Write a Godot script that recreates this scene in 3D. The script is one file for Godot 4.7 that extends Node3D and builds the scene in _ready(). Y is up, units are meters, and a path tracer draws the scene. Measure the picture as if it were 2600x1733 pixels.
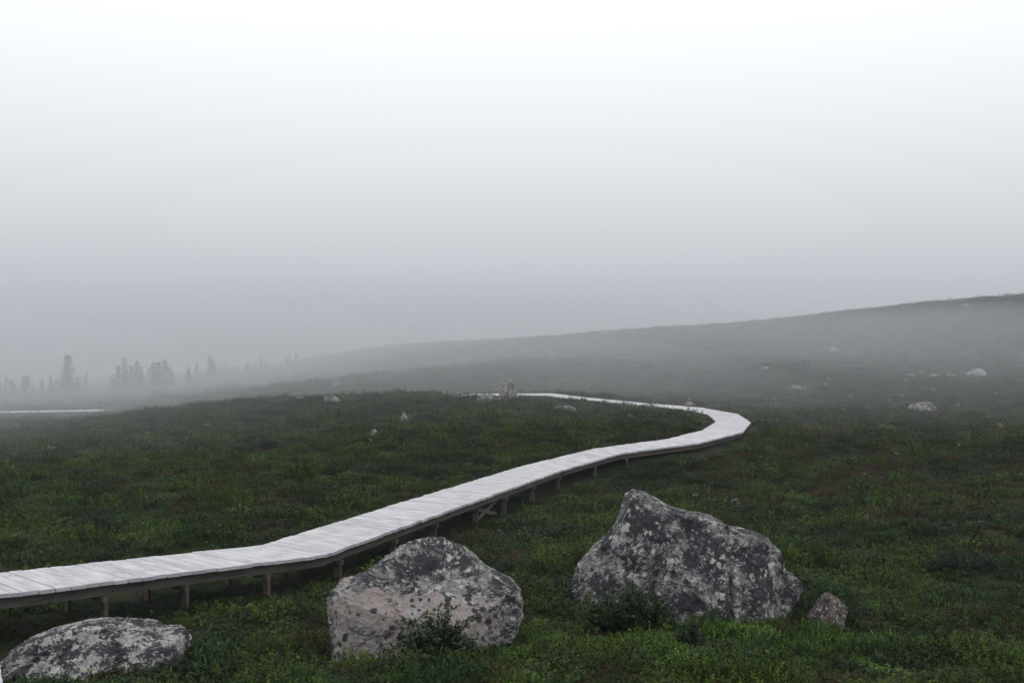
extends Node3D
# A boardwalk winding through foggy heath among lichen covered boulders.

const DECK_W := 1.05
const PITCH := 0.147
# centre line of the deck: x, height of the deck top, z
const PATH := [[0.6, 1.68, 1.3], [-3.5, 1.62, -5.5], [-7.0, 1.05, -7.65], [-5.07, 0.78, -9.92], [-2.76, 0.52, -12.6], [-1.4, 0.45, -16.11], [0.69, 0.16, -22.65], [2.29, 0.39, -23.94], [4.25, 0.53, -24.81], [5.55, 0.61, -26.4], [6.92, 0.39, -31.35], [7.37, 0.32, -35.05], [6.7, 0.32, -37.67], [5.32, 0.35, -38.98], [2.72, 0.57, -39.33], [1.48, 0.65, -40.61], [-1.92, 0.66, -40.11], [-4.6, 0.18, -44.2]]
const FAR_PATH := [[-42.0, -1.80, -59.0], [-33.0, -1.72, -60.0], [-24.5, -1.60, -60.5], [-18.0, -1.5, -61.0]]
const SUPPORTS := [2.0, 4.5, 7.2, 9.6, 11.6, 13.9, 15.85, 16.78, 17.85, 18.94, 20.43, 21.77, 23.56, 25.11, 26.96, 29.0, 30.39, 31.49, 32.46, 33.39, 34.34, 35.44, 37.5, 39.6, 41.8, 44.0, 46.2, 48.4, 50.6, 52.8, 55.0]
# surveyed heights of the land: x, height, distance north
const GROUND := [[-9.408, -0.143, 24.0], [-19.287, -1.02, 48.0], [-24.461, -1.25, 48.0], [-10.584, 0.142, 45.0], [-5.2, 0.60, 40.4], [-4.2, 0.64, 40.2], [-4.6, 0.02, 44.2], [-8.0, -0.2, 48.0], [-6.586, -0.168, 28.0], [-8.918, 0.103, 17.5], [-19.365, -0.86, 38.0], [1.254, 0.214, 32.0], [3.646, 0.408, 31.0], [-3.41, 0.276, 29.0], [-5.664, 0.195, 17.0], [-2.587, 0.144, 22.0], [-30.576, -1.921, 60.0], [-24.108, -1.827, 60.0], [-39.984, -2.631, 85.0], [-17.013, -0.734, 62.0], [-18.816, -1.122, 80.0], [-27.048, -1.028, 115.0], [-8.82, -0.11, 75.0], [-14.7, 1.046, 125.0], [0.0, 0.726, 65.0], [0.0, 1.901, 105.0], [9.408, 2.751, 100.0], [15.68, 3.222, 100.0], [26.891, 3.838, 98.0], [37.24, 5.088, 95.0], [46.884, 6.077, 92.0], [25.441, 0.691, 55.0], [15.566, 0.082, 38.0], [14.665, 0.844, 58.0], [23.961, 1.507, 75.0], [8.781, 0.089, 32.0], [9.408, -0.143, 24.0], [13.25, 0.079, 26.0], [8.918, 0.103, 17.5], [3.606, 0.0, 23.0], [3.293, 0.194, 14.0], [5.39, 0.282, 12.5], [4.994, 0.357, 9.8], [2.979, 0.622, 7.6], [0.0, 0.727, 7.3], [-2.058, 0.657, 7.5], [-2.446, 0.26, 10.4], [1.098, 0.194, 14.0], [-0.733, 0.436, 8.9], [-0.231, 0.312, 11.8], [0.784, 0.501, 10.0], [2.744, 0.454, 10.0], [1.658, 0.57, 9.3], [0.9, 0.60, 8.6], [1.394, 0.618, 7.9], [3.165, 0.447, 9.5], [-3.536, 0.38, 8.0], [0.0, -0.084, 52.0], [6.468, 0.152, 55.0], [11.054, 0.057, 47.0], [17.64, 0.438, 50.0], [2.47, 0.682, 63.0], [0.6, 1.38, -1.3], [-3.5, 1.22, 5.5], [-7.0, 0.5, 7.65], [-5.07, 0.28, 9.92], [-2.76, 0.06, 12.6], [-1.4, -0.05, 16.11], [0.69, -0.30, 22.65], [2.29, 0.14, 23.94], [4.25, 0.38, 24.81], [5.55, 0.47, 26.4], [6.92, 0.26, 31.35], [7.37, 0.19, 35.05], [6.7, 0.2, 37.67], [5.32, 0.23, 38.98], [2.72, 0.45, 39.33], [1.48, 0.54, 40.61], [-1.92, 0.56, 40.11], [-7.2, 0.45, 40.2], [0, 1.7, -18], [-5.5, 1.2, 2], [5, 1.2, 2.5], [-9, 0.8, 9], [14, 0.7, 8], [30, 1.1, 22], [60, 5.5, 62], [120, 6.3, 100], [-35, -0.6, 22], [-70, -2.9, 60], [-130, -4.2, 110], [-90, -3.3, 180], [-20, -1.9, 150], [0, -0.2, 175], [60, 0.8, 170], [0, -1.2, 300], [-100, -2.7, 300], [100, 0.3, 300], [150, 3.3, 200], [40, 4.3, 128], [20, 1.7, 130], [-40, 1.4, -18], [40, 1.9, -18]]

var rng := RandomNumberGenerator.new()
var used := {}
var tps: PackedFloat64Array
var near_h: PackedFloat32Array
var near_w: PackedFloat32Array
var far_h: PackedFloat32Array
var hummock: FastNoiseLite
var tussock: FastNoiseLite
var arcs: PackedFloat64Array
var boulders := []

# ------------------------------------------------------------ helpers
func numbered(called: String) -> String:
	var k: int = used.get(called, 0)
	used[called] = k + 1
	return called if k == 0 else "%s_%03d" % [called, k]

func tag(o: Node, label: String, category: String, group := "", kind := "") -> void:
	o.set_meta("label", label)
	if category: o.set_meta("category", category)
	if group: o.set_meta("group", group)
	if kind: o.set_meta("kind", kind)

func thing(called: String, at: Vector3, turn := 0.0) -> Node3D:
	var o := Node3D.new()
	o.name = numbered(called)
	add_child(o)
	o.position = at
	o.rotation.y = turn
	return o

func part(called: String, mesh: Mesh, m: Material, parent: Node) -> MeshInstance3D:
	var o := MeshInstance3D.new()
	o.name = numbered(called) if parent == self else called
	o.mesh = mesh
	o.material_override = m
	parent.add_child(o, true)
	return o

func noise(seed_: int, freq: float, oct := 3, type := FastNoiseLite.TYPE_SIMPLEX_SMOOTH) -> FastNoiseLite:
	var n := FastNoiseLite.new()
	n.seed = seed_
	n.frequency = freq
	n.noise_type = type
	n.fractal_octaves = oct
	if oct <= 1: n.fractal_type = FastNoiseLite.FRACTAL_NONE
	return n

func vc_mat(rough: float, spec := 0.35) -> StandardMaterial3D:
	var m := StandardMaterial3D.new()
	m.vertex_color_use_as_albedo = true
	m.roughness = rough
	m.metallic_specular = spec
	return m

func srgb(r: float, g: float, b: float) -> Color:
	return Color(r, g, b).linear_to_srgb()

# ------------------------------------------------------------ land
func solve_land() -> void:
	var n := GROUND.size()
	var m := n + 3
	var a := []
	for i in m:
		var row := PackedFloat64Array()
		row.resize(m + 1)
		a.append(row)
	for i in n:
		var xi: float = GROUND[i][0] / 50.0
		var di: float = GROUND[i][2] / 50.0
		for j in n:
			var dx: float = xi - GROUND[j][0] / 50.0
			var dd: float = di - GROUND[j][2] / 50.0
			var r2 := dx * dx + dd * dd
			a[i][j] = 0.0 if r2 < 1e-12 else r2 * log(r2)
		a[i][i] = 0.0006
		a[i][n] = 1.0; a[i][n + 1] = xi; a[i][n + 2] = di
		a[n][i] = 1.0; a[n + 1][i] = xi; a[n + 2][i] = di
		a[i][m] = GROUND[i][1]
	for c in m:
		var best := c
		for r in range(c + 1, m):
			if absf(a[r][c]) > absf(a[best][c]): best = r
		var t: PackedFloat64Array = a[c]
		a[c] = a[best]
		a[best] = t
		var pr: PackedFloat64Array = a[c]
		for r in range(c + 1, m):
			var rr: PackedFloat64Array = a[r]
			var k := rr[c] / pr[c]
			if k != 0.0:
				for q in range(c, m + 1): rr[q] -= k * pr[q]
				a[r] = rr
	tps.resize(m)
	for c in range(m - 1, -1, -1):
		var s: float = a[c][m]
		for q in range(c + 1, m): s -= a[c][q] * tps[q]
		tps[c] = s / a[c][c]

func land(x: float, d: float) -> float:
	var n := GROUND.size()
	var u := x / 50.0
	var v := d / 50.0
	var s := tps[n] + tps[n + 1] * u + tps[n + 2] * v
	for j in n:
		var g: Array = GROUND[j]
		var dx: float = u - g[0] / 50.0
		var dd: float = v - g[2] / 50.0
		var r2 := dx * dx + dd * dd
		if r2 > 1e-12: s += tps[j] * r2 * log(r2)
	return s

const NX0 := -30.0
const ND0 := -6.0
const NS := 0.5
const NXN := 121
const NDN := 141
const FX0 := -190.0
const FD0 := -24.0
const FS := 5.0
const FXN := 77
const FDN := 72

func path_distance(x: float, d: float) -> float:
	var best := 1e9
	for i in PATH.size() - 1:
		var ax: float = PATH[i][0]
		var ad: float = -PATH[i][2]
		var vx: float = PATH[i + 1][0] - ax
		var vd: float = -PATH[i + 1][2] - ad
		var t := clampf(((x - ax) * vx + (d - ad) * vd) / (vx * vx + vd * vd), 0.0, 1.0)
		best = minf(best, Vector2(x - ax - vx * t, d - ad - vd * t).length())
	return best

func survey() -> void:
	solve_land()
	near_h.resize(NXN * NDN)
	near_w.resize(NXN * NDN)
	for j in NDN:
		for i in NXN:
			var x := NX0 + i * NS
			var d := ND0 + j * NS
			near_h[j * NXN + i] = land(x, d)
			near_w[j * NXN + i] = path_distance(x, d)
	far_h.resize(FXN * FDN)
	for j in FDN:
		for i in FXN:
			far_h[j * FXN + i] = land(FX0 + i * FS, FD0 + j * FS)

func sample(a: PackedFloat32Array, u: float, v: float, w: int, h: int) -> float:
	var i := clampi(int(u), 0, w - 2)
	var j := clampi(int(v), 0, h - 2)
	var fu := clampf(u - i, 0.0, 1.0)
	var fv := clampf(v - j, 0.0, 1.0)
	var k := j * w + i
	return lerpf(lerpf(a[k], a[k + 1], fu), lerpf(a[k + w], a[k + w + 1], fu), fv)

func is_near(x: float, d: float) -> bool:
	return x > NX0 and x < NX0 + (NXN - 1) * NS and d > ND0 and d < ND0 + (NDN - 1) * NS

func deck_distance(x: float, d: float) -> float:
	if not is_near(x, d): return 20.0
	return sample(near_w, (x - NX0) / NS, (d - ND0) / NS, NXN, NDN)

func ground(x: float, d: float) -> float:
	var y := sample(far_h, (x - FX0) / FS, (d - FD0) / FS, FXN, FDN)
	if is_near(x, d):
		var edge := minf(minf(x - NX0, NX0 + (NXN - 1) * NS - x), minf(d - ND0, ND0 + (NDN - 1) * NS - d))
		y = lerpf(y, sample(near_h, (x - NX0) / NS, (d - ND0) / NS, NXN, NDN), clampf(edge / 8.0, 0.0, 1.0))
	var calm := clampf((deck_distance(x, d) - 0.3) / 1.6, 0.0, 1.0)
	return y + calm * (hummock.get_noise_2d(x, d) * 0.17 + tussock.get_noise_2d(x, d) * 0.11)

func put(x: float, d: float, sink := 0.0) -> Vector3:
	return Vector3(x, ground(x, d) - sink, -d)

func grid_lines(lo: float, hi: float, dense0: float, dense1: float, step: float, growth: float) -> PackedFloat32Array:
	var a := []
	var x := dense0
	while x < dense1:
		a.append(x)
		x += step
	var s := step
	while x < hi:
		a.append(x)
		s *= growth
		x += s
	a.append(hi)
	s = step
	x = dense0 - step
	while x > lo:
		a.push_front(x)
		s *= growth
		x -= s
	a.push_front(lo)
	return PackedFloat32Array(a)

func build_land() -> void:
	var xs := grid_lines(-180.0, 180.0, -12.0, 14.0, 0.22, 1.04)
	var ds := grid_lines(-22.0, 320.0, 5.0, 30.0, 0.22, 1.03)
	var nx := xs.size()
	var nd := ds.size()
	var patch := noise(41, 0.35, 4)
	var fine := noise(42, 3.0, 3)
	var v := PackedVector3Array()
	var c := PackedColorArray()
	var idx := PackedInt32Array()
	for d in ds:
		for x in xs:
			v.append(Vector3(x, ground(x, d), -d))
			var t := patch.get_noise_2d(x, d) + 0.5 * fine.get_noise_2d(x, d)
			var k := Color(0.022, 0.026, 0.013)
			if t > 0.12: k = Color(0.030, 0.022, 0.015)
			elif t < -0.18: k = Color(0.017, 0.023, 0.013)
			c.append(k * (1.0 + 0.3 * fine.get_noise_2d(x * 2.0, d * 2.0)))
	for j in nd - 1:
		for i in nx - 1:
			var k := j * nx + i
			idx.append_array([k, k + nx, k + 1, k + 1, k + nx, k + nx + 1])
	var st := SurfaceTool.new()
	var arr := []
	arr.resize(Mesh.ARRAY_MAX)
	arr[Mesh.ARRAY_VERTEX] = v
	arr[Mesh.ARRAY_COLOR] = c
	arr[Mesh.ARRAY_INDEX] = idx
	st.create_from_arrays(arr)
	st.generate_normals()
	var m := vc_mat(0.95, 0.2)
	var o := part("ground", st.commit(), m, self)
	tag(o, "dark mossy heath ground rolling away into the fog", "ground", "", "structure")

# ------------------------------------------------------------ wood
func wood_texture(seed_: int) -> ImageTexture:
	var img := Image.create(512, 128, false, Image.FORMAT_RGB8)
	var streak := noise(seed_, 0.02, 4)
	var blot := noise(seed_ + 1, 0.012, 3)
	for y in 128:
		for x in 512:
			var s := streak.get_noise_2d(x * 0.35, y * 9.0)
			var b := blot.get_noise_2d(x, y * 2.0)
			var k := 0.92 + 0.11 * s + 0.08 * b
			if s < -0.42: k *= 0.78
			img.set_pixel(x, y, Color(clampf(k, 0, 1), clampf(k * 0.995, 0, 1), clampf(k, 0, 1)))
	return ImageTexture.create_from_image(img)

func wood(tex: Texture2D, c: Color, rough: float, spec := 0.5) -> StandardMaterial3D:
	var m := StandardMaterial3D.new()
	m.albedo_texture = tex
	m.albedo_color = c
	m.roughness = rough
	m.metallic_specular = spec
	return m

# a board whose two ends are given by their corners seen from above, with eased top edges
func board(a0: Vector3, a1: Vector3, b0: Vector3, b1: Vector3, thick: float, u0: float) -> ArrayMesh:
	var st := SurfaceTool.new()
	st.begin(Mesh.PRIMITIVE_TRIANGLES)
	var e := 0.006
	var down := Vector3(0, -thick, 0)
	var ring := func(p: Vector3, q: Vector3) -> Array:
		var t := (q - p).normalized()
		return [p + Vector3(0, -e, 0), p + t * e, q - t * e, q + Vector3(0, -e, 0), q + down, p + down]
	var ra: Array = ring.call(a0, a1)
	var rb: Array = ring.call(b0, b1)
	var len_ := a0.distance_to(b0)
	var heart := (a0 + a1 + b0 + b1) * 0.25 + down * 0.5
	for k in 6:
		var n := (k + 1) % 6
		var quad := [ra[k], ra[n], rb[n], rb[k]]
		var vv := k / 6.0
		var uvs := [Vector2(u0, vv), Vector2(u0, vv + 0.16), Vector2(u0 + len_ * 0.45, vv + 0.16), Vector2(u0 + len_ * 0.45, vv)]
		var nn: Vector3 = (quad[1] - quad[0]).cross(quad[3] - quad[0]).normalized()
		var good: bool = nn.dot((quad[0] + quad[2]) * 0.5 - heart) > 0.0
		if not good: nn = -nn
		for w in ([0, 2, 1, 0, 3, 2] if good else [0, 1, 2, 0, 2, 3]):
			st.set_normal(nn)
			st.set_uv(uvs[w])
			st.add_vertex(quad[w])
	for side in 2:
		var r: Array = ra if side == 0 else rb
		var nn: Vector3 = (r[2] - r[0]).cross(r[4] - r[0]).normalized()
		var good: bool = nn.dot((r[0] + r[3]) * 0.5 - heart) > 0.0
		if not good: nn = -nn
		for k in range(1, 5):
			for w in ([0, k + 1, k] if good else [0, k, k + 1]):
				st.set_normal(nn)
				st.set_uv(Vector2(u0 + r[w].y * 0.3, 0.1 * w))
				st.add_vertex(r[w])
	return st.commit()

# a squared timber between two points, w across and h deep, hung below the line joining them
func timber(p: Vector3, q: Vector3, w: float, h: float, u0 := 0.0) -> ArrayMesh:
	var t := (q - p).normalized()
	var side := t.cross(Vector3.UP)
	if side.length() < 0.1: side = Vector3.RIGHT
	side = side.normalized() * w * 0.5
	return board(p - side, p + side, q - side, q + side, h, u0)

func post_mesh(top: Vector3, foot: float, dir: Vector3, w: float, t: float) -> ArrayMesh:
	var a := dir * w * 0.5
	var b := dir.cross(Vector3.UP).normalized() * t * 0.5
	return board(top - a - b, top - a + b, top + a - b, top + a + b, top.y - foot, 0.2)

func mitred(path: Array) -> Array:
	var n := path.size()
	var left := []
	var right := []
	for i in n:
		var p := Vector3(path[i][0], path[i][1], path[i][2])
		var dirs := []
		if i > 0: dirs.append(Vector3(p.x - path[i - 1][0], 0, p.z - path[i - 1][2]).normalized())
		if i < n - 1: dirs.append(Vector3(path[i + 1][0] - p.x, 0, path[i + 1][2] - p.z).normalized())
		var t: Vector3 = dirs[0]
		if dirs.size() > 1: t = (dirs[0] + dirs[1]).normalized()
		var nrm := Vector3(t.z, 0, -t.x) * (DECK_W / 2.0 / maxf(t.dot(dirs[0]), 0.4))
		left.append(p + nrm)
		right.append(p - nrm)
	return [left, right]

func along(path: Array, s: float) -> Array:
	for i in path.size() - 1:
		var p := Vector3(path[i][0], path[i][1], path[i][2])
		var q := Vector3(path[i + 1][0], path[i + 1][1], path[i + 1][2])
		var l := Vector2(q.x - p.x, q.z - p.z).length()
		if s <= l or i == path.size() - 2:
			return [p.lerp(q, s / l), Vector3(q.x - p.x, 0, q.z - p.z).normalized()]
		s -= l
	return []

func boardwalk(path: Array, mats: Array, under: Array, label: String, single0: float, single1: float, supports: Array) -> Node3D:
	var o := thing("boardwalk", Vector3.ZERO)
	tag(o, label, "boardwalk")
	var lr := mitred(path)
	var s := 0.0
	var rest := SurfaceTool.new()
	var any_rest := false
	for i in path.size() - 1:
		var l0: Vector3 = lr[0][i]
		var l1: Vector3 = lr[0][i + 1]
		var r0: Vector3 = lr[1][i]
		var r1: Vector3 = lr[1][i + 1]
		var seg := Vector2(path[i + 1][0] - path[i][0], path[i + 1][2] - path[i][2]).length()
		var n := int(round(seg / PITCH))
		for k in n:
			var g := 0.005 / PITCH
			var t0 := (k + g) / n
			var t1 := (k + 1.0 - g) / n
			var lift := Vector3(0, rng.randf_range(-0.003, 0.003), 0)
			var tip := Vector3(0, rng.randf_range(-0.002, 0.002), 0)
			var out: Vector3 = (l0 - r0).normalized()
			var ol := out * rng.randf_range(-0.012, 0.016)
			var orr := -out * rng.randf_range(-0.012, 0.016)
			var bm := board(r0.lerp(r1, t0) + lift + orr, r0.lerp(r1, t1) + lift + orr, l0.lerp(l1, t0) + lift + tip + ol, l0.lerp(l1, t1) + lift + tip + ol, 0.038, rng.randf())
			var at := s + seg * (k + 0.5) / n
			if at > single0 and at < single1:
				part("plank", bm, mats[rng.randi() % mats.size()], o)
			else:
				rest.append_from(bm, 0, Transform3D.IDENTITY)
				any_rest = true
		# stringers: one near each edge and one in the middle
		for e in [0.09, 0.5, 0.91]:
			var p := r0.lerp(l0, e) - Vector3(0, 0.041, 0)
			var q := r1.lerp(l1, e) - Vector3(0, 0.041, 0)
			var dir := (q - p).normalized()
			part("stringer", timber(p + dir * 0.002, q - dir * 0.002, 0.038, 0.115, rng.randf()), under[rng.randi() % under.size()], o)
		s += seg
	if any_rest:
		var b := part("plank_run", rest.commit(), mats[0], o)
		b.set_meta("kind", "stuff")
	var feet := []
	for at in supports:
		var pd := along(path, at)
		var p: Vector3 = pd[0]
		var dir: Vector3 = pd[1]
		var across := Vector3(-dir.z, 0, dir.x)
		var gy := ground(p.x, -p.z)
		if p.y - gy > 0.2:
			var y := p.y - 0.159
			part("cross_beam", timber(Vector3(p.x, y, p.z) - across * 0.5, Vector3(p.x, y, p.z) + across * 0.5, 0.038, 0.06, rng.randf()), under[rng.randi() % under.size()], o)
			for e in [-1.0, 1.0]:
				var top: Vector3 = Vector3(p.x, p.y - 0.15, p.z) + across * e * 0.40 + dir * 0.0405
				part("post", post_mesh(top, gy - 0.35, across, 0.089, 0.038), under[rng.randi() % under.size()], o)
				feet.append(top)
	return o

# ------------------------------------------------------------ rock
# poly: outline in metres from the front; depth: half thickness; cuts: flat faces [normal, offset]
func rock_mesh(poly: Array, depth: float, box: float, cuts: Array, rough: float, seed_: int, nu: int, nv: int, groove: Array, paint: Callable) -> ArrayMesh:
	var c := Vector2.ZERO
	var lo := Vector2(1e9, 1e9)
	var hi := -lo
	for p in poly:
		lo = lo.min(Vector2(p[0], p[1]))
		hi = hi.max(Vector2(p[0], p[1]))
	c = (lo + hi) * 0.5
	var size := maxf(hi.x - lo.x, hi.y - lo.y)
	var big := noise(seed_, 1.6 / size, 2)
	var mid := noise(seed_ + 1, 3.2 / size, 4)
	mid.fractal_type = FastNoiseLite.FRACTAL_RIDGED
	var crack := noise(seed_ + 3, 2.6 / size, 1, FastNoiseLite.TYPE_CELLULAR)
	crack.cellular_return_type = FastNoiseLite.RETURN_DISTANCE2_SUB
	var plate := noise(seed_ + 4, 2.9 / size, 1, FastNoiseLite.TYPE_CELLULAR)
	plate.cellular_return_type = FastNoiseLite.RETURN_CELL_VALUE
	plate.domain_warp_enabled = true
	plate.domain_warp_amplitude = 0.10 * size
	plate.domain_warp_frequency = 3.0 / size
	crack.domain_warp_enabled = true
	crack.domain_warp_amplitude = 0.12 * size
	crack.domain_warp_frequency = 4.0 / size
	var small := noise(seed_ + 2, 22.0 / size, 3)
	# points spread evenly along the outline
	var rim := PackedVector2Array()
	var total := 0.0
	var np := poly.size()
	for k in np: total += Vector2(poly[k][0], poly[k][1]).distance_to(Vector2(poly[(k + 1) % np][0], poly[(k + 1) % np][1]))
	var leg := 0
	var gone := 0.0
	for u in nu:
		var want_u := total * u / nu
		var leg_len := Vector2(poly[leg][0], poly[leg][1]).distance_to(Vector2(poly[(leg + 1) % np][0], poly[(leg + 1) % np][1]))
		while gone + leg_len < want_u and leg < np - 1:
			gone += leg_len
			leg += 1
			leg_len = Vector2(poly[leg][0], poly[leg][1]).distance_to(Vector2(poly[(leg + 1) % np][0], poly[(leg + 1) % np][1]))
		rim.append(Vector2(poly[leg][0], poly[leg][1]).lerp(Vector2(poly[(leg + 1) % np][0], poly[(leg + 1) % np][1]), clampf((want_u - gone) / maxf(leg_len, 1e-6), 0, 1)) - c)
	var v := PackedVector3Array()
	var col := PackedColorArray()
	var idx := PackedInt32Array()
	# rows spaced evenly over the profile
	var prof := PackedFloat32Array([0.0])
	var prev := Vector2(0, depth)
	for k in range(1, 801):
		var tk := PI * k / 800.0
		var cur := Vector2(pow(maxf(sin(tk), 0.0), box) * size * 0.45, depth * signf(cos(tk)) * pow(absf(cos(tk)), box))
		prof.append(prof[k - 1] + cur.distance_to(prev))
		prev = cur
	var at := 0
	for j in nv + 1:
		var want := prof[800] * j / nv
		while at < 799 and prof[at + 1] < want: at += 1
		var t := PI * (at + clampf((want - prof[at]) / maxf(prof[at + 1] - prof[at], 1e-6), 0, 1)) / 800.0
		if j == nv: t = PI
		var sn := pow(sin(t), box) if t > 0.0 and t < PI else 0.0
		var cs := signf(cos(t)) * pow(absf(cos(t)), box)
		for u in nu:
			var p := Vector3(rim[u].x * sn, rim[u].y * sn, depth * cs)
			for cut in cuts:
				var n: Vector3 = cut[0]
				var over: float = n.dot(p) - cut[1]
				if over > 0.0: p = p.lerp(p * (cut[1] / n.dot(p)), 0.92)
			var q := p + Vector3(c.x, c.y, 0)
			var nrm := (p * Vector3(1, 1, 1.0 + 0.5 * size / maxf(depth, 0.05) * 0.4)).normalized()
			var w := big.get_noise_3dv(q) * 0.5 + mid.get_noise_3dv(q) * 0.5 + small.get_noise_3dv(q) * 0.16
			var split := clampf((crack.get_noise_3dv(q) + 1.0) / 0.10, 0.0, 1.0)
			w += plate.get_noise_3dv(q) * 0.34 - (1.0 - split) * 0.5
			q += nrm * w * rough * size
			for g in groove:
				var gx: float = g[0] + g[1] * (q.y - g[4]) + 0.02 * mid.get_noise_2d(q.y * 3.0, 7.0)
				var off: float = (q.x - gx) / g[2]
				if q.y < g[4] and q.z > 0.0: q -= Vector3(0, 0, g[3]) * exp(-off * off) * clampf((g[4] - q.y) * 6.0, 0, 1)
			v.append(q)
			col.append(paint.call(q, nrm))
	for j in nv:
		for u in nu:
			var k := j * nu + u
			var k2 := j * nu + (u + 1) % nu
			idx.append_array([k, k2, k + nu, k2, k2 + nu, k + nu])
	var st := SurfaceTool.new()
	var arr := []
	arr.resize(Mesh.ARRAY_MAX)
	arr[Mesh.ARRAY_VERTEX] = v
	arr[Mesh.ARRAY_COLOR] = col
	arr[Mesh.ARRAY_INDEX] = idx
	st.create_from_arrays(arr)
	st.generate_normals()
	return st.commit()

func rock_material() -> StandardMaterial3D:
	var m := vc_mat(0.9, 0.3)
	var nt := NoiseTexture2D.new()
	nt.width = 512
	nt.height = 512
	nt.seamless = true
	nt.as_normal_map = true
	nt.bump_strength = 9.0
	nt.noise = noise(77, 0.03, 5)
	m.normal_enabled = true
	m.normal_texture = nt
	m.normal_scale = 0.9
	m.uv1_triplanar = true
	m.uv1_scale = Vector3(2.2, 2.2, 2.2)
	return m

# granite with crusts of black and pale lichen; each crust has a hard, ragged edge
func granite(seed_: int, base: Color, dark_at: float, pale_at: float, scale: float) -> Callable:
	var a := noise(seed_, 2.0 * scale, 5)
	var b := noise(seed_ + 1, 9.0 * scale, 4)
	var c := noise(seed_ + 2, 30.0 * scale, 2)
	var e := noise(seed_ + 3, 4.5 * scale, 5)
	var spot := noise(seed_ + 4, 6.5 * scale, 1, FastNoiseLite.TYPE_CELLULAR)
	spot.cellular_return_type = FastNoiseLite.RETURN_DISTANCE
	return func(q: Vector3, _n: Vector3) -> Color:
		var s := c.get_noise_3dv(q)
		var k := base * (1.0 + 0.35 * s + 0.25 * b.get_noise_3dv(q * 0.6))
		var dk := 0.95 * a.get_noise_3dv(q) + 0.65 * b.get_noise_3dv(q) + 0.55 * s
		var pl := 0.8 * e.get_noise_3dv(q * 1.3) + 0.7 * b.get_noise_3dv(q + Vector3(9, 3, 1)) + 0.6 * c.get_noise_3dv(q + Vector3(5, 5, 5))
		if pl > pale_at: k = Color(0.30, 0.295, 0.28) * (1.0 + 0.25 * s)
		if spot.get_noise_3dv(q) + 0.35 * b.get_noise_3dv(q * 1.4) < -0.80 + 0.35 * a.get_noise_3dv(q * 0.8 + Vector3(4, 4, 4)): k = Color(0.33, 0.33, 0.305) * (1.0 + 0.25 * s)
		elif dk > dark_at: k = Color(0.036, 0.035, 0.041) * (1.0 + 0.5 * s)
		k.a = 1.0
		return k

# pink granite below, crusted top: spots of black lichen with sharp edges
func spotted(seed_: int) -> Callable:
	var crust := granite(seed_, Color(0.15, 0.145, 0.15), -0.05, 0.20, 1.6)
	var cell := noise(seed_ + 9, 12.0, 1, FastNoiseLite.TYPE_CELLULAR)
	cell.cellular_return_type = FastNoiseLite.RETURN_DISTANCE
	cell.cellular_jitter = 1.0
	var which := noise(seed_ + 10, 2.4, 3)
	var grain := noise(seed_ + 11, 40.0, 2)
	var stain := noise(seed_ + 12, 2.6, 4)
	var edge := noise(seed_ + 13, 6.0, 4)
	return func(q: Vector3, _n: Vector3) -> Color:
		var top := 0.60 - 0.10 * q.x + 0.14 * edge.get_noise_3dv(q)
		if q.y > top or q.x < -0.80 + 0.12 * edge.get_noise_3dv(q * 1.7) or q.x > 0.66 + 0.2 * edge.get_noise_3dv(q): return crust.call(q, _n)
		var k := Color(0.245, 0.212, 0.206) * (1.0 + 0.28 * grain.get_noise_3dv(q))
		if stain.get_noise_3dv(q) > 0.27: k = Color(0.25, 0.24, 0.25) * (1.0 + 0.3 * grain.get_noise_3dv(q))
		var d := cell.get_noise_3dv(q) + 0.10 * edge.get_noise_3dv(q * 3.0)
		if d < -0.70 + 0.30 * which.get_noise_3dv(q): k = Color(0.045, 0.042, 0.046)
		k.a = 1.0
		return k

func boulder(label: String, at: Vector3, poly: Array, depth: float, box: float, cuts: Array, rough: float, seed_: int, nu: int, nv: int, groove: Array, paint: Callable, m: Material, group := "", called := "boulder") -> MeshInstance3D:
	var o := part(called, rock_mesh(poly, depth, box, cuts, rough, seed_, nu, nv, groove, paint), m, self)
	o.position = at
	tag(o, label, "rock" if called != "boulder" else "boulder", group)
	return o

func stone_outline(w: float, h: float, k: int) -> Array:
	var r := RandomNumberGenerator.new()
	r.seed = 900 + k
	var pts := []
	for i in 11:
		var a := TAU * i / 11.0
		var y := sin(a)
		var f := r.randf_range(0.82, 1.12)
		pts.append([cos(a) * w * 0.5 * f, (y * h * (1.0 if y > 0.0 else 0.7)) * f])
	return pts

# ------------------------------------------------------------ plants
func leaf(st: SurfaceTool, p: Vector3, dir: Vector3, side: Vector3, l: float, w: float, c: Color) -> void:
	var a := p
	var tip := p + dir * l
	var mid := p + dir * l * 0.45
	var nn := dir.cross(side).normalized()
	if nn.y < 0.0:   # the leaf shows its upper side upwards
		nn = -nn
		side = -side
	for q in [[a, mid + side * w * 0.5, tip], [a, tip, mid - side * w * 0.5]]:
		for x in q:
			st.set_normal(nn)
			st.set_color(c)
			st.add_vertex(x)

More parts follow.
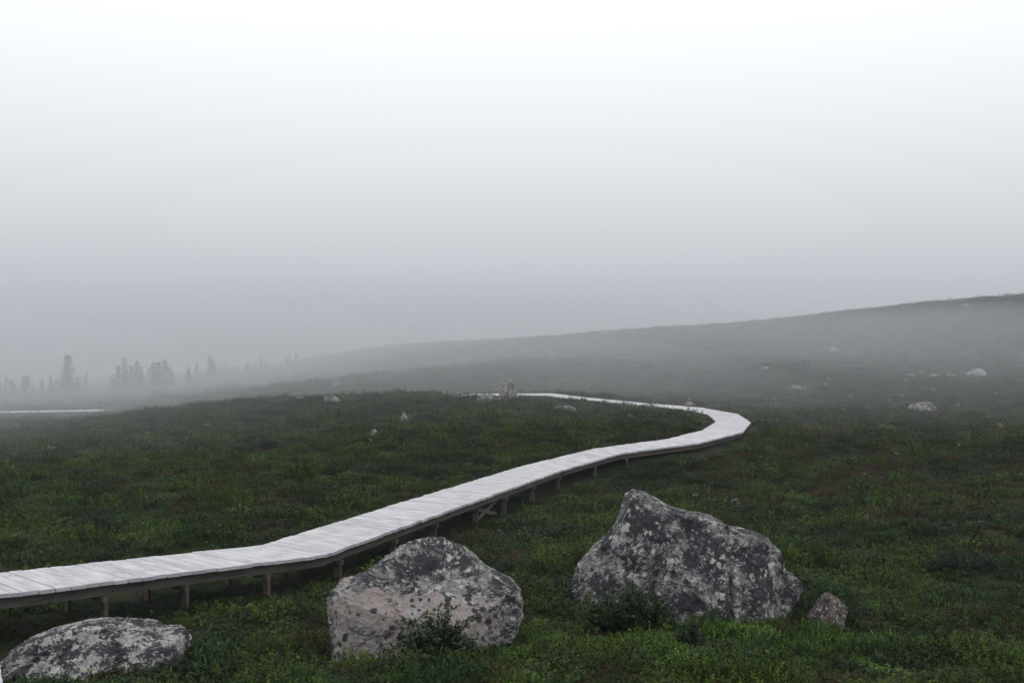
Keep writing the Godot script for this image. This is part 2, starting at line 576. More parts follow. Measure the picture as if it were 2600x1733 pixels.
func sprigs(seed_: int, stems: int, spread: float, height: float, per: int, l: float, w: float, tint: float, lean := 0.5) -> ArrayMesh:
	var r := RandomNumberGenerator.new()
	r.seed = seed_
	var st := SurfaceTool.new()
	st.begin(Mesh.PRIMITIVE_TRIANGLES)
	for s in stems:
		var a := r.randf() * TAU
		var rad := sqrt(r.randf()) * spread
		var base := Vector3(cos(a) * rad, -0.03, sin(a) * rad)
		var up := Vector3(cos(a) * lean * r.randf(), 1.0, sin(a) * lean * r.randf()) + Vector3(r.randf_range(-0.3, 0.3), 0, r.randf_range(-0.3, 0.3))
		up = up.normalized()
		var h := height * r.randf_range(0.55, 1.1) * (1.0 - 0.45 * rad / maxf(spread, 0.01))
		var tone := 1.0 + r.randf_range(-tint, tint)
		for k in per:
			var t := (k + r.randf()) / per
			t = pow(t, 0.7)
			var p := base + up * (h * t + 0.03)
			var b := r.randf() * TAU
			var dir := (Vector3(cos(b), r.randf_range(0.1, 1.1), sin(b))).normalized()
			var side := dir.cross(Vector3(r.randf_range(-0.4, 0.4), 1, r.randf_range(-0.4, 0.4))).normalized()
			var k2 := tone * (1.0 + r.randf_range(-0.22, 0.22))
			leaf(st, p, dir, side, l * r.randf_range(0.7, 1.25), w * r.randf_range(0.8, 1.2), Color(k2, k2, k2))
	return st.commit()

func grass(seed_: int, blades: int, spread: float, height: float) -> ArrayMesh:
	var r := RandomNumberGenerator.new()
	r.seed = seed_
	var st := SurfaceTool.new()
	st.begin(Mesh.PRIMITIVE_TRIANGLES)
	for s in blades:
		var a := r.randf() * TAU
		var base := Vector3(cos(a), 0, sin(a)) * sqrt(r.randf()) * spread + Vector3(0, -0.03, 0)
		var b := r.randf() * TAU
		var o := Vector3(cos(b), 0, sin(b))
		var h := height * r.randf_range(0.5, 1.15)
		var bend := r.randf_range(0.1, 0.7) * h
		var w := o.cross(Vector3.UP) * 0.004
		var k := 1.0 + r.randf_range(-0.3, 0.3)
		var p0 := base
		var p1 := base + Vector3(0, h * 0.65, 0) + o * bend * 0.35
		var p2 := base + Vector3(0, h, 0) + o * bend
		var nn := (Vector3.UP - o * 0.4).normalized()
		for q in [[p0 - w, p1 - w * 0.8, p0 + w], [p0 + w, p1 - w * 0.8, p1 + w * 0.8], [p1 - w * 0.8, p2, p1 + w * 0.8]]:
			for x in q:
				st.set_normal(nn)
				st.set_color(Color(k, k, k))
				st.add_vertex(x)
	return st.commit()

func tuft(seed_: int) -> ArrayMesh:
	var r := RandomNumberGenerator.new()
	r.seed = seed_
	var st := SurfaceTool.new()
	st.begin(Mesh.PRIMITIVE_TRIANGLES)
	for k in 70:
		var v := Vector3(r.randfn(), absf(r.randfn()) * 0.8, r.randfn()).normalized()
		var p := v * 0.045 * r.randf_range(0.5, 1.0)
		leaf(st, p, (v + Vector3(r.randf_range(-0.6, 0.6), 0.2, r.randf_range(-0.6, 0.6))).normalized(), v.cross(Vector3(r.randf(), 0.3, r.randf())).normalized(), 0.022, 0.014, Color(1, 1, 1) * r.randf_range(0.75, 1.1))
	return st.commit()

func tube(st: SurfaceTool, p: Vector3, q: Vector3, r0: float, r1: float, sides := 5) -> void:
	var t := (q - p).normalized()
	var a := t.cross(Vector3(0.31, 0.12, 0.94)).normalized()
	var b := t.cross(a)
	for k in sides:
		var e0 := a * cos(TAU * k / sides) + b * sin(TAU * k / sides)
		var e1 := a * cos(TAU * (k + 1) / sides) + b * sin(TAU * (k + 1) / sides)
		for x in [[p + e0 * r0, e0], [p + e1 * r0, e1], [q + e0 * r1, e0], [p + e1 * r0, e1], [q + e1 * r1, e1], [q + e0 * r1, e0]]:
			st.set_normal(x[1])
			st.add_vertex(x[0])

# a low bush: woody stems fanning from the base, leaves or needles along side twigs
func shrub(called: String, label: String, at: Vector3, w: float, h: float, d: float, stems: int, l: float, lw: float, c: Color, seed_: int, bark: Material, fol: Material, needles: bool, dome := 1.0, group := "") -> Node3D:
	var o := thing(called, at)
	tag(o, label, "shrub", group)
	var r := RandomNumberGenerator.new()
	r.seed = seed_
	var sw := SurfaceTool.new()
	sw.begin(Mesh.PRIMITIVE_TRIANGLES)
	var sf := SurfaceTool.new()
	sf.begin(Mesh.PRIMITIVE_TRIANGLES)
	for s in stems:
		var a := r.randf() * TAU
		var rad := sqrt(r.randf())
		var tip := Vector3(cos(a) * rad * w * 0.5, h * r.randf_range(0.55, 1.0) * (1.0 - 0.6 * dome * rad * rad), sin(a) * rad * d * 0.5)
		var base := Vector3(tip.x * 0.25, -0.08, tip.z * 0.25)
		var mid := base.lerp(tip, 0.5) + Vector3(tip.x, 0, tip.z) * 0.12
		tube(sw, base, mid, 0.008, 0.005)
		tube(sw, mid, tip, 0.005, 0.002)
		var tone := r.randf_range(0.7, 1.3)
		for k in 9:
			var t := r.randf_range(0.25, 1.0)
			var p := base.lerp(mid, t * 2.0) if t < 0.5 else mid.lerp(tip, t * 2.0 - 1.0)
			var b := r.randf() * TAU
			var dir := Vector3(cos(b), r.randf_range(-0.1, 0.7), sin(b)).normalized()
			var tl := 0.10 * r.randf_range(0.6, 1.3) * clampf(h * 2.2, 0.6, 2.0)
			tube(sw, p, p + dir * tl, 0.0025, 0.001, 3)
			var n := 16 if needles else 8
			for e in n:
				var q := p + dir * tl * (e + r.randf()) / n
				var b2 := r.randf() * TAU
				var ld := (dir * 0.6 + Vector3(cos(b2), r.randf_range(-0.3, 0.9), sin(b2))).normalized()
				var k3 := tone * r.randf_range(0.75, 1.3)
				leaf(sf, q, ld, ld.cross(Vector3(r.randf_range(-0.5, 0.5), 1, r.randf_range(-0.5, 0.5))).normalized(), l * r.randf_range(0.7, 1.2), lw, c * k3)
	part("stem", sw.commit(), bark, o)
	part("foliage", sf.commit(), fol, o)
	return o

func spruce_meshes(seed_: int) -> Array:
	var r := RandomNumberGenerator.new()
	r.seed = seed_
	var sw := SurfaceTool.new()
	sw.begin(Mesh.PRIMITIVE_TRIANGLES)
	var sf := SurfaceTool.new()
	sf.begin(Mesh.PRIMITIVE_TRIANGLES)
	var bend := Vector3(r.randf_range(-0.08, 0.08), 0, r.randf_range(-0.05, 0.05))
	tube(sw, Vector3(0, -0.1, 0), Vector3(0, 0.5, 0) + bend, 0.022, 0.012, 7)
	tube(sw, Vector3(0, 0.5, 0) + bend, Vector3(0, 1.0, 0) + bend * 1.6, 0.012, 0.002, 7)
	for k in 190:
		var t := pow(r.randf(), 1.4)
		var p := Vector3(0, 0.03 + t * 0.95, 0) + bend * minf(t * 2.0, 1.0 + t * 0.6)
		var a := r.randf() * TAU
		var reach := 0.28 * (1.0 - t * 0.98) * r.randf_range(0.45, 1.25)
		var dir := Vector3(cos(a), r.randf_range(-0.35, 0.25), sin(a)).normalized()
		tube(sw, p, p + dir * reach, 0.004, 0.001, 3)
		for e in 14:
			var q := p + dir * reach * r.randf_range(0.15, 1.05)
			var b := r.randf() * TAU
			var ld := (dir * 0.8 + Vector3(cos(b), r.randf_range(-0.6, 0.4), sin(b))).normalized()
			leaf(sf, q, ld, ld.cross(Vector3(0.2, 1, r.randf())).normalized(), 0.045 * r.randf_range(0.7, 1.3), 0.018, Color(0.020, 0.034, 0.022) * r.randf_range(0.7, 1.3))
	return [sw.commit(), sf.commit()]

func scatter_node(parent: Node3D, mesh: Mesh, xf: Array, cols: Array, m: Material) -> void:
	if xf.is_empty(): return
	var mm := MultiMesh.new()
	mm.transform_format = MultiMesh.TRANSFORM_3D
	mm.use_colors = true
	mm.mesh = mesh
	mm.instance_count = xf.size()
	for i in xf.size():
		mm.set_instance_transform(i, xf[i])
		mm.set_instance_color(i, cols[i])
	var o := MultiMeshInstance3D.new()
	o.name = "foliage"
	o.multimesh = mm
	o.material_override = m
	parent.add_child(o, true)
	o.set_meta("kind", "stuff")

func heath() -> void:
	var kinds := [
		["blueberry_heath", "yellow green low blueberry bushes spread over the moor", Color(0.045, 0.073, 0.0095), [sprigs(1, 15, 0.13, 0.13, 12, 0.022, 0.013, 0.45), sprigs(2, 12, 0.13, 0.17, 13, 0.023, 0.013, 0.45)]],
		["crowberry_heath", "dark green crowberry mats covering the moor", Color(0.019, 0.039, 0.010), [sprigs(3, 30, 0.15, 0.085, 18, 0.020, 0.007, 0.3, 0.8), sprigs(4, 26, 0.14, 0.10, 18, 0.020, 0.007, 0.3, 0.8)]],
		["heather", "reddish brown heather and dead twigs among the green heath", Color(0.052, 0.030, 0.015), [sprigs(5, 22, 0.13, 0.13, 14, 0.020, 0.005, 0.3), sprigs(6, 18, 0.13, 0.11, 14, 0.022, 0.006, 0.3)]],
		["bog_laurel", "grey green leathery low laurel tufts over the moor", Color(0.025, 0.046, 0.020), [sprigs(7, 12, 0.12, 0.14, 12, 0.030, 0.013, 0.3), sprigs(8, 12, 0.12, 0.12, 11, 0.032, 0.014, 0.3)]],
		["moor_grass", "fresh green grass and fine stalks between the low bushes", Color(0.055, 0.105, 0.012), [grass(9, 70, 0.13, 0.075), sprigs(10, 40, 0.14, 0.09, 10, 0.020, 0.0055, 0.35, 0.6)]],
		["reindeer_lichen", "small pale lichen tufts dotted over the moor", Color(0.24, 0.27, 0.23), [tuft(11), tuft(12)]],
	]
	var m := vc_mat(0.75, 0.3)
	m.backlight_enabled = true
	m.backlight = Color(0.5, 0.6, 0.3)
	var ml := vc_mat(0.95, 0.2)
	var xf := []
	var cols := []
	for k in kinds:
		xf.append([[], []])
		cols.append([[], []])
	var na := noise(51, 0.42, 4)
	var nb := noise(52, 0.50, 4)
	var nc := noise(53, 0.55, 4)
	var ng := noise(54, 0.14, 3)
	var nt := noise(55, 0.9, 3)
	var ngap := noise(56, 1.3, 3)
	rng.seed = 2024
	for band in [[4.5, 9.0, 110.0, 1.0], [9.0, 14.0, 95.0, 1.05], [14.0, 28.0, 55.0, 1.3], [28.0, 60.0, 20.0, 2.0], [60.0, 138.0, 4.2, 3.6]]:
		var d0: float = band[0]
		var d1: float = band[1]
		var area := 0.62 * (d1 * d1 - d0 * d0) + 4.0 * (d1 - d0)
		for i in int(area * band[2]):
			var d := sqrt(rng.randf_range(d0 * d0, d1 * d1))
			var x := rng.randf_range(-0.62 * d - 2.0, 0.62 * d + 2.0)
			var dw := deck_distance(x, d)
			if dw < 0.62 + 0.30 * (band[3] - 1.0) and (d > 21.0 or rng.randf() < 0.45):
				continue
			if ngap.get_noise_2d(x, d) < -0.30: continue
			var y := ground(x, d)
			var va := na.get_noise_2d(x, d)
			var vb := nb.get_noise_2d(x, d)
			var vc := nc.get_noise_2d(x, d)
			var vg := ng.get_noise_2d(x, d)
			var mound := exp(-pow((x - 1.5) / 1.15, 2.0) - pow((d - 8.75) / 0.62, 2.0))
			var rust := 1.6 * exp(-(pow(x - 2.5, 2.0) + pow(d - 9.25, 2.0)) / 0.05) + 1.2 * exp(-(pow(x - 2.1, 2.0) + pow(d - 7.9, 2.0)) / 0.10)
			var east := clampf((x - 1.0) / 6.0, 0.0, 1.0) * clampf((d - 13.0) / 4.0, 0.0, 1.0)
			var w := [0.30 + 1.5 * va - 0.25 * east, 0.36 - 0.9 * va + 0.5 * vb, 0.11 + 1.0 * vb + 0.28 * east + rust, 0.16 + 1.1 * vc, 0.06 + 0.6 * vg + 6.0 * mound, 0.002 + 0.010 * east]
			var tot := 0.0
			for q in 6:
				w[q] = maxf(w[q], 0.0)
				if q < 4: w[q] *= w[q] * 3.0
				tot += w[q]
			var pick := rng.randf() * tot
			var s := 0
			while s < 5 and pick > w[s]:
				pick -= w[s]
				s += 1
			var size: float = band[3] * rng.randf_range(0.7, 1.35)
			var flat: float = size if band[3] < 1.5 else lerpf(1.3, size, 0.35)
			if s == 5:
				size = minf(size, 2.0) * rng.randf_range(0.4, 1.1)
				flat = size
			if dw < 0.95: flat *= 0.6
			var tall := clampf(1.0 + 1.5 * nt.get_noise_2d(x, d), 0.45, 1.7)
			var basis_ := Basis(Vector3.UP, rng.randf() * TAU).scaled(Vector3(size, flat * tall, size))
			basis_ = Basis(Vector3(rng.randf_range(-1, 1), 0, rng.randf_range(-1, 1)).normalized(), rng.randf_range(0.0, 0.25)) * basis_
			var v := rng.randi() % 2
			xf[s][v].append(Transform3D(basis_, Vector3(x, y + (0.05 if s == 5 else -0.01), -d)))
			var base: Color = kinds[s][2]
			if s == 4 and mound + 0.3 * vb > 0.35: base = Color(0.085, 0.155, 0.022)
			var j := exp(rng.randfn() * 0.34)
			cols[s][v].append(Color(base.r * j * rng.randf_range(0.85, 1.2), base.g * j, base.b * j * rng.randf_range(0.8, 1.2)))
	for s in kinds.size():
		var o := thing(kinds[s][0], Vector3.ZERO)
		tag(o, kinds[s][1], "lichen" if s == 5 else ("grass" if s == 4 else "heath"), "", "stuff")
		for v in 2: scatter_node(o, kinds[s][3][v], xf[s][v], cols[s][v], ml if s == 5 else m)

# ------------------------------------------------------------ scene
func _ready() -> void:
	var cam := Camera3D.new()
	cam.name = "camera"
	cam.fov = 37.53
	cam.near = 0.05
	cam.far = 900.0
	cam.position = Vector3(0, 3.3, 0)
	cam.rotation_degrees = Vector3(-0.73, 0, 0)
	add_child(cam)
	cam.current = true

	var env := Environment.new()
	env.background_mode = Environment.BG_SKY
	var sky := Sky.new()
	var sm := ProceduralSkyMaterial.new()
	sm.sky_top_color = srgb(1.22, 1.25, 1.255)
	sm.sky_horizon_color = srgb(0.36, 0.385, 0.422)
	sm.sky_curve = 0.24
	sm.ground_bottom_color = srgb(0.05, 0.055, 0.05)
	sm.ground_horizon_color = srgb(0.36, 0.385, 0.422)
	sm.ground_curve = 0.05
	sm.sky_energy_multiplier = 1.0
	sm.sun_angle_max = 1.0
	sky.sky_material = sm
	env.sky = sky
	env.tonemap_mode = Environment.TONE_MAPPER_LINEAR
	env.tonemap_exposure = 1.19
	env.sdfgi_enabled = true
	env.ssao_enabled = true
	env.ssil_enabled = true
	env.fog_enabled = true
	env.fog_density = 0.0009
	env.fog_light_color = Color(0.93, 0.95, 1.0)
	env.volumetric_fog_enabled = true
	env.volumetric_fog_density = 0.0
	var we := WorldEnvironment.new()
	we.name = "world_environment"
	we.environment = env
	add_child(we)

	var sun := DirectionalLight3D.new()
	sun.name = "sun"
	sun.light_energy = 0.2
	sun.light_angular_distance = 30.0
	sun.light_color = Color(1.0, 0.98, 0.95)
	sun.shadow_enabled = true
	sun.rotation_degrees = Vector3(-62, 160, 0)
	add_child(sun)

	rng.seed = 7
	hummock = noise(31, 0.22, 3)
	tussock = noise(32, 1.1, 3)
	survey()
	build_land()

	# fog banks lying in the valley and over the far slope
	var fogs := []
	var fr := RandomNumberGenerator.new()
	fr.seed = 17
	for k in 9: fogs.append([Vector3(-125.0 + k * 17.0, fr.randf_range(-8, -1), -fr.randf_range(132, 190)), Vector3(fr.randf_range(110, 190), fr.randf_range(12, 34), fr.randf_range(100, 150)), 0.0060, "fog bank lying in the valley and on the slope behind the spruces", "fog in the valley"])
	for k in 9: fogs.append([Vector3(-15.0 + k * 19.0, fr.randf_range(-3, 3), -fr.randf_range(140, 190)), Vector3(fr.randf_range(120, 190), fr.randf_range(12, 24), fr.randf_range(110, 160)), 0.0030, "thin fog drifting over the far right hillside", "fog on the hillside"])
	for k in 4: fogs.append([Vector3(-75.0 + k * 50.0, fr.randf_range(-8, -2) * (0.35 if k > 1 else 1.0), -fr.randf_range(92, 112)), Vector3(fr.randf_range(130, 180), fr.randf_range(14, 20), fr.randf_range(110, 150)), 0.0056, "faint mist creeping forward over the open moor", "mist on the moor"])
	for k in 3: fogs.append([Vector3(-55.0 + k * 52.0, fr.randf_range(-8, -4), -fr.randf_range(66, 74)), Vector3(fr.randf_range(120, 150), fr.randf_range(20, 30), fr.randf_range(96, 112)), 0.0042, "faint mist creeping forward over the open moor", "mist on the moor"])
	fogs.append([Vector3(-20, -4, -56), Vector3(84, 18, 66), 0.0065, "low mist hanging over the crest of the left meadow", "mist on the moor"])
	for f in fogs:
		var fv := FogVolume.new()
		fv.name = numbered("fog_bank")
		fv.shape = RenderingServer.FOG_VOLUME_SHAPE_ELLIPSOID
		fv.size = f[1]
		fv.position = f[0]
		var fm := FogMaterial.new()
		fm.density = f[2]
		fm.albedo = Color(0.955, 0.975, 1.0)
		fv.material = fm
		add_child(fv)
		tag(fv, f[3], "fog", f[4], "stuff")

	# the boardwalk
	var tex := wood_texture(5)
	var mats := []
	for c in [[0.53, 0.53, 0.57], [0.50, 0.50, 0.535], [0.56, 0.56, 0.60], [0.52, 0.51, 0.535], [0.46, 0.46, 0.495], [0.545, 0.54, 0.565]]:
		mats.append(wood(tex, srgb(c[0], c[1], c[2]), 0.5))
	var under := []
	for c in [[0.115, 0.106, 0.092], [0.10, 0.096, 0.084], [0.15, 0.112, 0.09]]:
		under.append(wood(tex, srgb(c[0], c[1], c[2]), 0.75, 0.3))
	var walk := boardwalk(PATH, mats, under, "long pale plank boardwalk winding past the boulders and round a hairpin bend", 14.6, 57.6, SUPPORTS)
	# crossed braces between two of the supports
	for e in [[23.7, 24.98, 0.36], [24.98, 23.7, 0.36]]:
		var p: Array = along(PATH, e[0])
		var q: Array = along(PATH, e[1])
		var side: Vector3 = Vector3(-p[1].z, 0, p[1].x) * e[2] * 0.9
		var flip: float = 0.02 if e[0] > e[1] else -0.02
		var a: Vector3 = p[0] + Vector3(0, -0.16, 0) + side * (1.0 + flip)
		var b: Vector3 = q[0] + side * (1.0 + flip)
		b.y = ground(b.x, -b.z) + 0.06
		part("brace", timber(a, b, 0.02, 0.07, 0.4), under[0], walk)
	boardwalk(FAR_PATH, mats, under, "distant straight strip of pale boardwalk before the foggy spruces", -1.0, 99.0, [])

	build_rocks()
	build_plants()
	heath()

func build_rocks() -> void:
	var rm := rock_material()
	boulder("tall pointed boulder crusted black and white with lichen, split by a crack", Vector3(1.776, 0.42, -10.0),
		[[-1.125, -0.257], [-1.149, 0.196], [-1.141, 0.353], [-1.07, 0.51], [-0.874, 0.706], [-0.757, 0.823], [-0.666, 1.019], [-0.6, 1.184], [-0.537, 1.231], [-0.443, 1.231], [-0.345, 1.16], [-0.2, 1.094], [0.027, 1.035], [0.184, 0.996], [0.341, 0.921], [0.466, 0.858], [0.596, 0.839], [0.733, 0.768], [0.811, 0.666], [0.87, 0.529], [0.941, 0.439], [1.066, 0.384], [1.149, 0.321], [1.141, 0.255], [1.105, 0.176], [1.007, 0.157], [0.988, 0.078], [0.929, 0.0], [0.811, -0.257]],
		0.75, 0.62, [[Vector3(-0.62, 0.28, 0.73).normalized(), 0.62], [Vector3(0.25, 0.45, 0.86).normalized(), 0.50], [Vector3(0.75, 0.1, 0.66).normalized(), 0.78], [Vector3(-0.1, 0.1, 0.99).normalized(), 0.62]],
		0.035, 101, 560, 340, [[0.30, 0.04, 0.022, 0.10, 0.62], [-0.33, 0.35, 0.03, 0.05, 0.75]], granite(201, Color(0.145, 0.136, 0.145), -0.06, 0.20, 1.5), rm)
	var blunt := boulder("blunt pinkish boulder spotted with black lichen and a crusted top", Vector3(-0.752, 0.425, -8.8),
		[[-0.766, -0.341], [-0.818, 0.034], [-0.845, 0.31], [-0.856, 0.552], [-0.828, 0.621], [-0.697, 0.662], [-0.524, 0.742], [-0.352, 0.845], [-0.179, 0.938], [-0.007, 0.98], [0.131, 0.973], [0.304, 0.904], [0.476, 0.793], [0.649, 0.683], [0.804, 0.593], [0.856, 0.517], [0.856, 0.362], [0.814, 0.241], [0.70, 0.10], [0.55, -0.1], [0.362, -0.272]],
		0.62, 0.5, [[Vector3(-0.12, 0.08, 0.99).normalized(), 0.50], [Vector3(0.1, 0.80, 0.59).normalized(), 0.38], [Vector3(0.62, 0.05, 0.78).normalized(), 0.62], [Vector3(-0.75, 0.1, 0.65).normalized(), 0.80]],
		0.032, 111, 440, 280, [], spotted(211), rm)
	blunt.scale = Vector3(0.955, 1.0, 0.97)
	boulder("low broad whitish boulder blotched dark, half sunk beside the dark underside of the boardwalk", Vector3(-3.70, 0.30, -8.5),
		[[-0.866, -0.25], [-0.783, 0.033], [-0.683, 0.15], [-0.55, 0.25], [-0.4, 0.35], [-0.217, 0.383], [-0.05, 0.426], [0.15, 0.443], [0.383, 0.426], [0.55, 0.39], [0.616, 0.35], [0.833, 0.36], [0.866, 0.283], [0.85, 0.2], [0.75, 0.03], [0.65, -0.1], [0.55, -0.25]],
		0.75, 0.7, [[Vector3(0, 0.82, 0.57).normalized(), 0.33], [Vector3(-0.6, 0.5, 0.62).normalized(), 0.52]],
		0.035, 121, 420, 260, [[-0.10, 1.2, 0.05, 0.15, 0.36], [0.45, -0.6, 0.035, 0.10, 0.30]], granite(221, Color(0.23, 0.22, 0.225), 0.02, 0.14, 1.4), rm)
	boulder("small brown pyramid shaped stone beside the tall pointed boulder", Vector3(3.061, 0.444, -9.7),
		[[-0.202, -0.12], [-0.19, 0.049], [-0.095, 0.152], [-0.038, 0.266], [0.027, 0.289], [0.087, 0.255], [0.202, 0.141], [0.153, 0.038], [0.134, -0.12]],
		0.18, 0.7, [[Vector3(-0.5, 0.2, 0.84).normalized(), 0.12], [Vector3(0.6, 0.3, 0.74).normalized(), 0.12]],
		0.03, 131, 110, 64, [], granite(231, Color(0.12, 0.095, 0.086), 0.12, 0.55, 3.2), rm, "", "stone")
	# stones out on the moor: x, distance, width, height, tone, label
	var grey := Color(0.165, 0.16, 0.165)
	var pale := Color(0.25, 0.245, 0.245)
	var brown := Color(0.22, 0.18, 0.155)
	var out := [
		[-0.92, 38.0, 1.15, 0.30, grey, "flat grey slab lying left of the squat rock stack by the boardwalk"],
		[-1.9, 38.9, 0.95, 0.16, grey, "thin flat slab near the end of the visible boardwalk"],
		[1.85, 36.0, 0.85, 0.22, grey, "long tilted grey slab right of the squat rock stack"],
		[0.45, 38.1, 0.75, 0.13, grey, "low grey slab at the foot of the squat rock stack"],
		[-3.55, 33.0, 0.27, 0.30, pale, "small upright white stone alone on the meadow"],
		[-6.85, 38.0, 0.68, 0.28, grey, "dark grey rock with a white flank on the meadow crest"],
		[-8.45, 41.0, 0.95, 0.15, grey, "low pale slab lying along the meadow crest"],
		[-3.98, 29.0, 0.20, 0.16, pale, "tiny pale stone below the small upright white stone"],
		[-13.85, 30.0, 0.62, 0.17, grey, "low grey and white slab alone on the left meadow"],
		[-12.35, 34.0, 0.26, 0.10, grey, "little grey stone half sunk in the left meadow"],
		[-6.2, 13.2, 0.11, 0.07, pale, "tiny pale stone by the dark juniper behind the boardwalk"],
		[25.5, 55.0, 1.1, 0.58, pale, "rounded white boulder on the right hillside"],
		[21.4, 54.0, 0.62, 0.30, grey, "first of the pale rocks in a row below the rounded white boulder"],
		[22.9, 54.3, 0.85, 0.24, grey, "flat middle rock in the row left of the rounded white boulder"],
		[24.1, 55.0, 0.65, 0.25, grey, "last rock in the row beside the rounded white boulder"],
		[21.3, 51.8, 0.5, 0.15, grey, "small low stone under the row of pale rocks"],
		[26.7, 53.0, 0.4, 0.17, grey, "small stone right of the rounded white boulder"],
		[15.57, 38.0, 1.2, 0.42, grey, "dark arched slab with a white rim on the right moor"],
		[14.9, 39.4, 0.55, 0.16, grey, "low stone left of the dark arched slab"],
		[16.6, 38.2, 0.45, 0.15, grey, "low stone right of the dark arched slab"],
		[14.66, 58.0, 0.75, 0.28, pale, "white flat rock on the slope beyond the hairpin bend"],
		[14.2, 50.0, 0.9, 0.24, grey, "dull grey slab on the slope beyond the hairpin bend"],
		[24.0, 75.0, 0.9, 0.48, grey, "faint rock high on the foggy right hillside"],
		[40.7, 90.0, 0.7, 0.5, grey, "faint rock near the foggy crest of the right hill"],
		[9.1, 98.0, 1.5, 0.7, grey, "faint rock breaking the foggy skyline"],
		[7.05, 39.9, 0.55, 0.28, brown, "brown stone just behind the far leg of the boardwalk"],
		[9.05, 31.0, 0.28, 0.08, brown, "flat brown stone outside the hairpin bend"],
		[-10.5, 60.0, 0.8, 0.4, grey, "faint rock in the hollow behind the meadow crest"],
	]
	for k in out.size():
		var s: Array = out[k]
		var p := granite(300 + k * 7, s[4], 0.16, 0.30, 1.2 / maxf(s[2], 0.4))
		boulder(s[5], put(s[0], s[1], s[3] * 0.10), stone_outline(s[2], s[3], k), s[2] * 0.42, 0.7, [[Vector3(rng.randf_range(-0.4, 0.4), 0.5, 0.7).normalized(), s[3] * 0.62]], 0.03, 400 + k, 56, 32, [], p, rm, "", "boulder" if s[2] > 0.9 and s[3] > 0.4 else "stone")
	# the squat stack of weathered rock near the end of the walk
	boulder("squat brownish rock stack standing against the far boardwalk", put(-0.14, 38.5, -0.10),
		[[-0.36, -0.1], [-0.33, 0.2], [-0.27, 0.45], [-0.2, 0.56], [-0.05, 0.58], [0.05, 0.69], [0.14, 0.70], [0.20, 0.52], [0.28, 0.40], [0.36, 0.1], [0.36, -0.1]],
		0.3, 0.6, [[Vector3(-0.4, 0.2, 0.9).normalized(), 0.22]], 0.05, 141, 80, 48, [[0.02, 0.1, 0.03, 0.08, 0.6]], granite(241, Color(0.25, 0.22, 0.20), 0.2, 0.35, 1.6), rm)

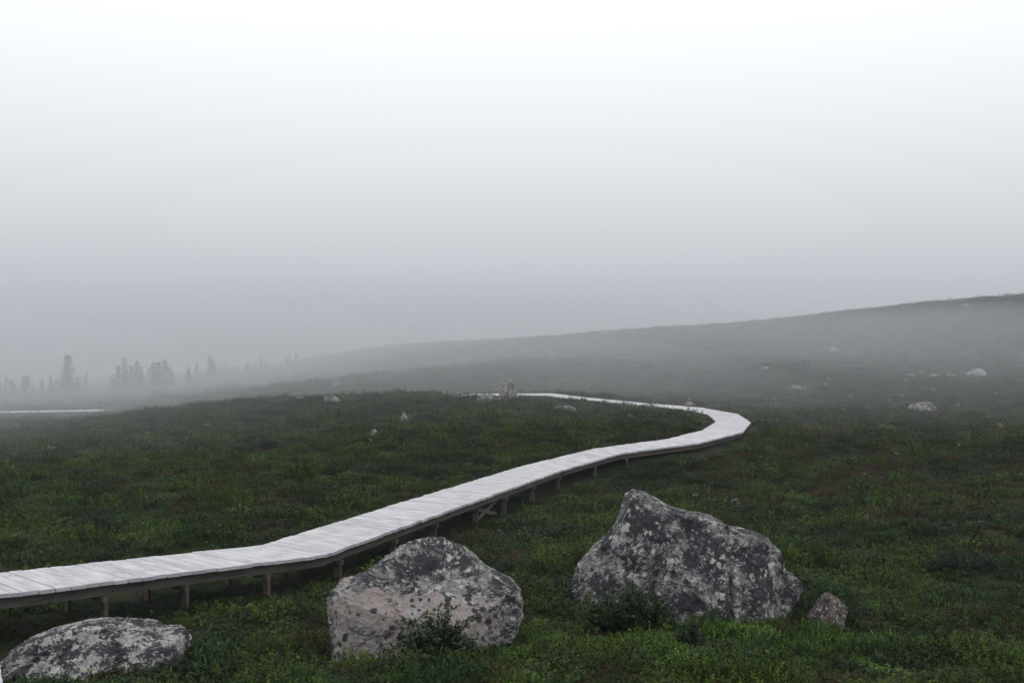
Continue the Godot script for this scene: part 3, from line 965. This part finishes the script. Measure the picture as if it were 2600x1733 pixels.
func build_plants() -> void:
	var bark := StandardMaterial3D.new()
	bark.albedo_color = srgb(0.05, 0.04, 0.032)
	bark.roughness = 0.9
	var fol := vc_mat(0.7, 0.3)
	shrub("fir_seedling", "dark green low fir bush in front of the tall pointed boulder", put(1.06, 9.2), 0.88, 0.45, 0.4, 80, 0.026, 0.008, Color(0.032, 0.062, 0.022), 61, bark, fol, true)
	shrub("crowberry_bush", "low brownish mat of heath spilling over the right side of the low broad boulder", put(-3.02, 7.98), 0.95, 0.24, 0.4, 90, 0.020, 0.006, Color(0.034, 0.034, 0.014), 59, bark, fol, true)
	shrub("leafy_bush", "fresh green leafy sprigs at the foot of the low broad boulder", put(-3.52, 7.62), 0.75, 0.22, 0.3, 40, 0.028, 0.015, Color(0.035, 0.062, 0.012), 60, bark, fol, false)
	shrub("leafy_bush", "leafy twiggy bush growing up the front of the blunt pinkish boulder", put(-0.60, 8.02), 0.62, 0.54, 0.24, 40, 0.034, 0.022, Color(0.036, 0.060, 0.024), 62, bark, fol, false)
	shrub("juniper", "dark juniper clump just behind the boardwalk on the left", put(-6.1, 14.6), 0.75, 0.34, 0.5, 60, 0.022, 0.007, Color(0.020, 0.038, 0.024), 63, bark, fol, true)
	shrub("juniper", "broad dark juniper on the open moor right of the small brown stone", put(5.7, 12.7), 0.95, 0.34, 0.6, 75, 0.022, 0.007, Color(0.018, 0.040, 0.026), 64, bark, fol, true)
	shrub("juniper", "dark juniper patch behind the blunt and the pointed boulders", put(0.9, 15.4), 0.9, 0.3, 0.6, 60, 0.022, 0.007, Color(0.020, 0.042, 0.026), 65, bark, fol, true)
	shrub("fir_seedling", "tiny dark fir on the bright green mound before the tall boulder", put(1.48, 8.35), 0.26, 0.27, 0.22, 26, 0.024, 0.007, Color(0.018, 0.036, 0.018), 66, bark, fol, true)
	shrub("juniper", "low dark juniper on the left meadow", put(-6.6, 19.8), 0.9, 0.26, 0.6, 55, 0.024, 0.008, Color(0.020, 0.038, 0.022), 67, bark, fol, true)
	for b in [[-2.0, 11.6, 0.30, 0.26, "first"], [-1.62, 12.4, 0.34, 0.3, "second"], [-1.25, 13.2, 0.3, 0.26, "third"]]:
		shrub("blueberry_bush", "fresh yellow green bush against the boardwalk edge, %s from its first bend" % b[4], put(b[0], b[1]), b[2] * 1.4, b[3], b[2], 22, 0.03, 0.017, Color(0.085, 0.13, 0.024), 70 + int(b[1] * 10), bark, fol, false, 1.0, "bushes along the boardwalk edge")
	shrub("dead_bush", "bare looking dark twig bush poking above the far leg of the boardwalk", put(5.2, 37.6), 0.5, 0.4, 0.4, 14, 0.03, 0.008, Color(0.03, 0.035, 0.025), 81, bark, fol, true)
	# spruces in the fog
	var kinds := []
	for k in 4: kinds.append(spruce_meshes(500 + k))
	var sp := vc_mat(0.85, 0.2)
	var spots := [[-37.9, 85.0, 3.6, "tallest spruce of the foggy clump beyond the distant boardwalk"]]
	var r := RandomNumberGenerator.new()
	r.seed = 99
	for k in 18: spots.append([-45.0 + k * 0.55 + r.randf_range(-0.4, 0.4), 86.0 + r.randf_range(-4, 6), r.randf_range(1.3, 2.3), ""])
	for k in 26: spots.append([-36.5 + k * 0.36 + r.randf_range(-0.3, 0.3), 88.0 + r.randf_range(-5, 8), r.randf_range(1.6, 2.9), ""])
	for k in 22: spots.append([-33.0 + k * 0.5 + r.randf_range(-0.6, 0.6), 100.0 + r.randf_range(-6, 12), r.randf_range(0.9, 1.7), "mid"])
	for k in 3: spots.append([-20.0 + k * 3.2 + r.randf_range(-0.9, 0.9), 132.0 + r.randf_range(-8, 14), r.randf_range(1.8, 3.0), "far"])
	for k in spots.size():
		var s: Array = spots[k]
		var o := thing("spruce_tree", put(s[0], s[1]), r.randf() * TAU)
		o.scale = Vector3(s[2] * r.randf_range(1.0, 1.6), s[2], s[2] * r.randf_range(1.0, 1.6))
		var lab: String = s[3]
		if lab == "far": lab = "ghostly spruce on the far slope, nearly lost in the fog"
		elif lab == "mid": lab = "low scrubby spruce in the blurred thicket on the misty slope"
		elif lab == "": lab = "stunted spruce in the foggy clump beyond the distant boardwalk"
		tag(o, lab, "tree", "spruces fading on the far slope" if s[3] == "far" else "spruce thicket on the misty slope" if s[3] == "mid" else "spruces in the foggy clump")
		part("trunk", kinds[k % 4][0], bark, o)
		part("crown", kinds[k % 4][1], sp, o)
